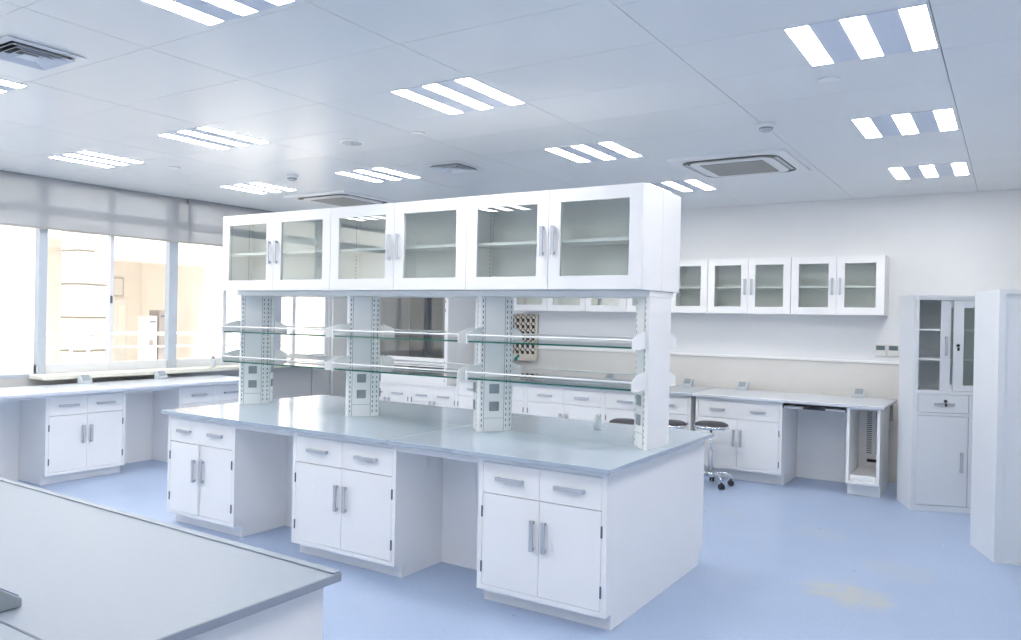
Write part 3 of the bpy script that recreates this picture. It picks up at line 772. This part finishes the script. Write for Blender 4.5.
def lockset(parent, x, y, z, key=True):
    l_ = MB().lathe([(.013, 0), (.013, .010), (0, .012)], n=14)
    l_.v = [(x+p[0], y-p[2], z+p[1]) for p in l_.v]
    l_.box(x-.003, y-.018, z-.012, x+.003, y-.010, z+.012)
    if key: l_.box(x-.008, y-.018, z-.045, x+.008, y-.012, z-.018)
    return l_.build('lock', BLACK, parent)
lockset(front_d, .352, .010, 1.425)
for (a, b_, lk) in ((th+.004, .441, .249), (.446, W2-th-.004, .65)):
    dr = MB().box(a, 0, .848, b_, .02, 1.001).build('drawer', CABGREY, t, bevel=.0015)
    h_handle(dr, lk-.08, lk+.08, .922); lockset(dr, lk, -.03, .95)
for k, (a, b_) in enumerate(((th+.001, .441), (.446, W2-th-.001))):
    dr = MB().box(a, 0, .054, b_, .02, .819).build('lower_door', CABGREY, t, bevel=.0015)
    v_handle(dr, .390 if k == 0 else .498, .345, .515)
    if k: lockset(dr, .494, 0, .28)

t = thing('tall_locker', 'tall plain grey-white metal locker at the right picture edge, nearest the camera', 'cabinet', (1.580, 2.69, 0), math.radians(20))
c = MB().box(0, 0, 0, .045, .46, 1.842).box(.855, 0, 0, .90, .46, 1.842).box(.045, 0, 0, .855, .46, .012).box(.045, 0, 1.812, .855, .46, 1.842).box(.045, .02, .012, .855, .46, 1.812)
c.build('carcass', CABGREY, t)
MB().box(.047, .010, .014, .853, .02, 1.810).build('door', CABGREY, t, bevel=.001)
t2 = MB().box(.79, -.012, .85, .81, .010, 1.0).build('handle', HANDLE, t)

# ================================================================= OUTSIDE THE WINDOWS
struct(MB().box(-26, -14, -.4, XL-.26, 22, -.02).build('ground', EXT_FLOOR))
t = thing('tiled_pillar', 'cream tiled pillar outside the window', 'pillar', (-9.6, 2.36, -.02))
MB().box(0, 0, 0, .42, .24, 2.78).build('pillar_shaft', TILE, t)
MB().box(-.3, .24, 0, .30, .58, 2.42).build('pillar_wing', TILE, t)
t = thing('outside_building', 'cream building wing with a roof overhang beyond the railing outside', 'building', (-12.5, 0, -.02))
MB().box(-.3, -1, 0, 0, 5.4, 2.75).build('wall', EXT_BEIGE, t)
MB().box(-.3, 5.4, 0, 1.9, 5.6, 2.75).build('return_wall', EXT_BEIGE, t)
MB().box(2.7, 5.9, 0, 3.2, 14, 5.2).build('far_wing', EXT_WHITE, t)
MB().box(-.4, -1, 2.62, 2.6, 5.7, 2.86).build('roof_overhang', EXT_WHITE, t)
MB().box(2.0, 2.9, 2.40, 2.6, 5.4, 2.62).build('ceiling_beam', EXT_WHITE, t)
dr = MB().box(0, 4.86, 0, .05, 5.10, 1.82).build('door', EXT_WHITE, t)
MB().box(.05, 4.92, .9, .055, 5.05, 1.7).build('door_pane', EXT_BEIGE, dr)
wf = MB().box(0, 4.80, 1.86, .04, 5.02, 2.22).build('window', EXT_FLOOR, t)
MB().box(.04, 4.83, 1.89, .045, 4.99, 2.19).build('window_pane', EXT_WHITE, wf)
for (a, b_, z, m_, nm, lb) in ((4.52, 4.70, 1.52, EXT_WHITE, 'outside_cabinet', 'white vending-size cabinet outside, seen behind the railing'),
                           (4.73, 4.92, 1.62, EXT_GREY, 'outside_cabinet', 'brown-grey cabinet outside, right of the white one behind the railing')):
    q = thing(nm, lb, 'cabinet', (-11.2, a, -.02), group='cabinets outside behind the railing')
    MB().box(0, 0, 0, .3, b_-a, z).build('body', m_, q, bevel=.01)
    MB().box(.3, .03, z-.12, .305, b_-a-.03, z-.09).build('label_strip', HINGE, q)
    MB().box(.3, .03, .98, .306, b_-a-.03, 1.1).build('service_flap', EXT_GREY, q)
def railing(label, y0, y1):
    q = thing('railing', label, 'railing', (-8.2, y0, -.02), group='white railings outside the window')
    L = y1-y0
    MB().tube([(0, 0, 1.30), (0, L, 1.26)], .026, 10).build('handrail', EXT_WHITE, q)
    for z in (1.12, .92, .70, .45): MB().tube([(0, .03, z), (0, L-.03, z)], .014, 8).build('rail', EXT_WHITE, q)
    n = max(1, round(L/.95))
    for k in range(n+1):
        y = .03+(L-.06)*k/n
        MB().tube([(0, y, 0), (0, y, 1.29)], .02, 8).build('post', EXT_WHITE, q)
railing('short white railing outside, left of the tiled pillar', 1.30, 1.79)
railing('long white railing outside, right of the tiled pillar', 1.95, 7.5)
tag(MB().box(-8.3, -6.5, -.02, -8.1, 1.27, 3.3).build('screen_wall', EXT_WHITE), 'blank white wall close outside the leftmost window', 'wall')
tag(MB().lathe([(.30, 0), (.30, 3.1)], c=(0, 0), n=40).build('round_pillar', mat('peach_plaster', (.80, .66, .55), .8, noise=(2, .02)), loc=(-8.6, 6.55, -.02)), 'round peach pillar outside, seen between the two left columns of the island', 'pillar')
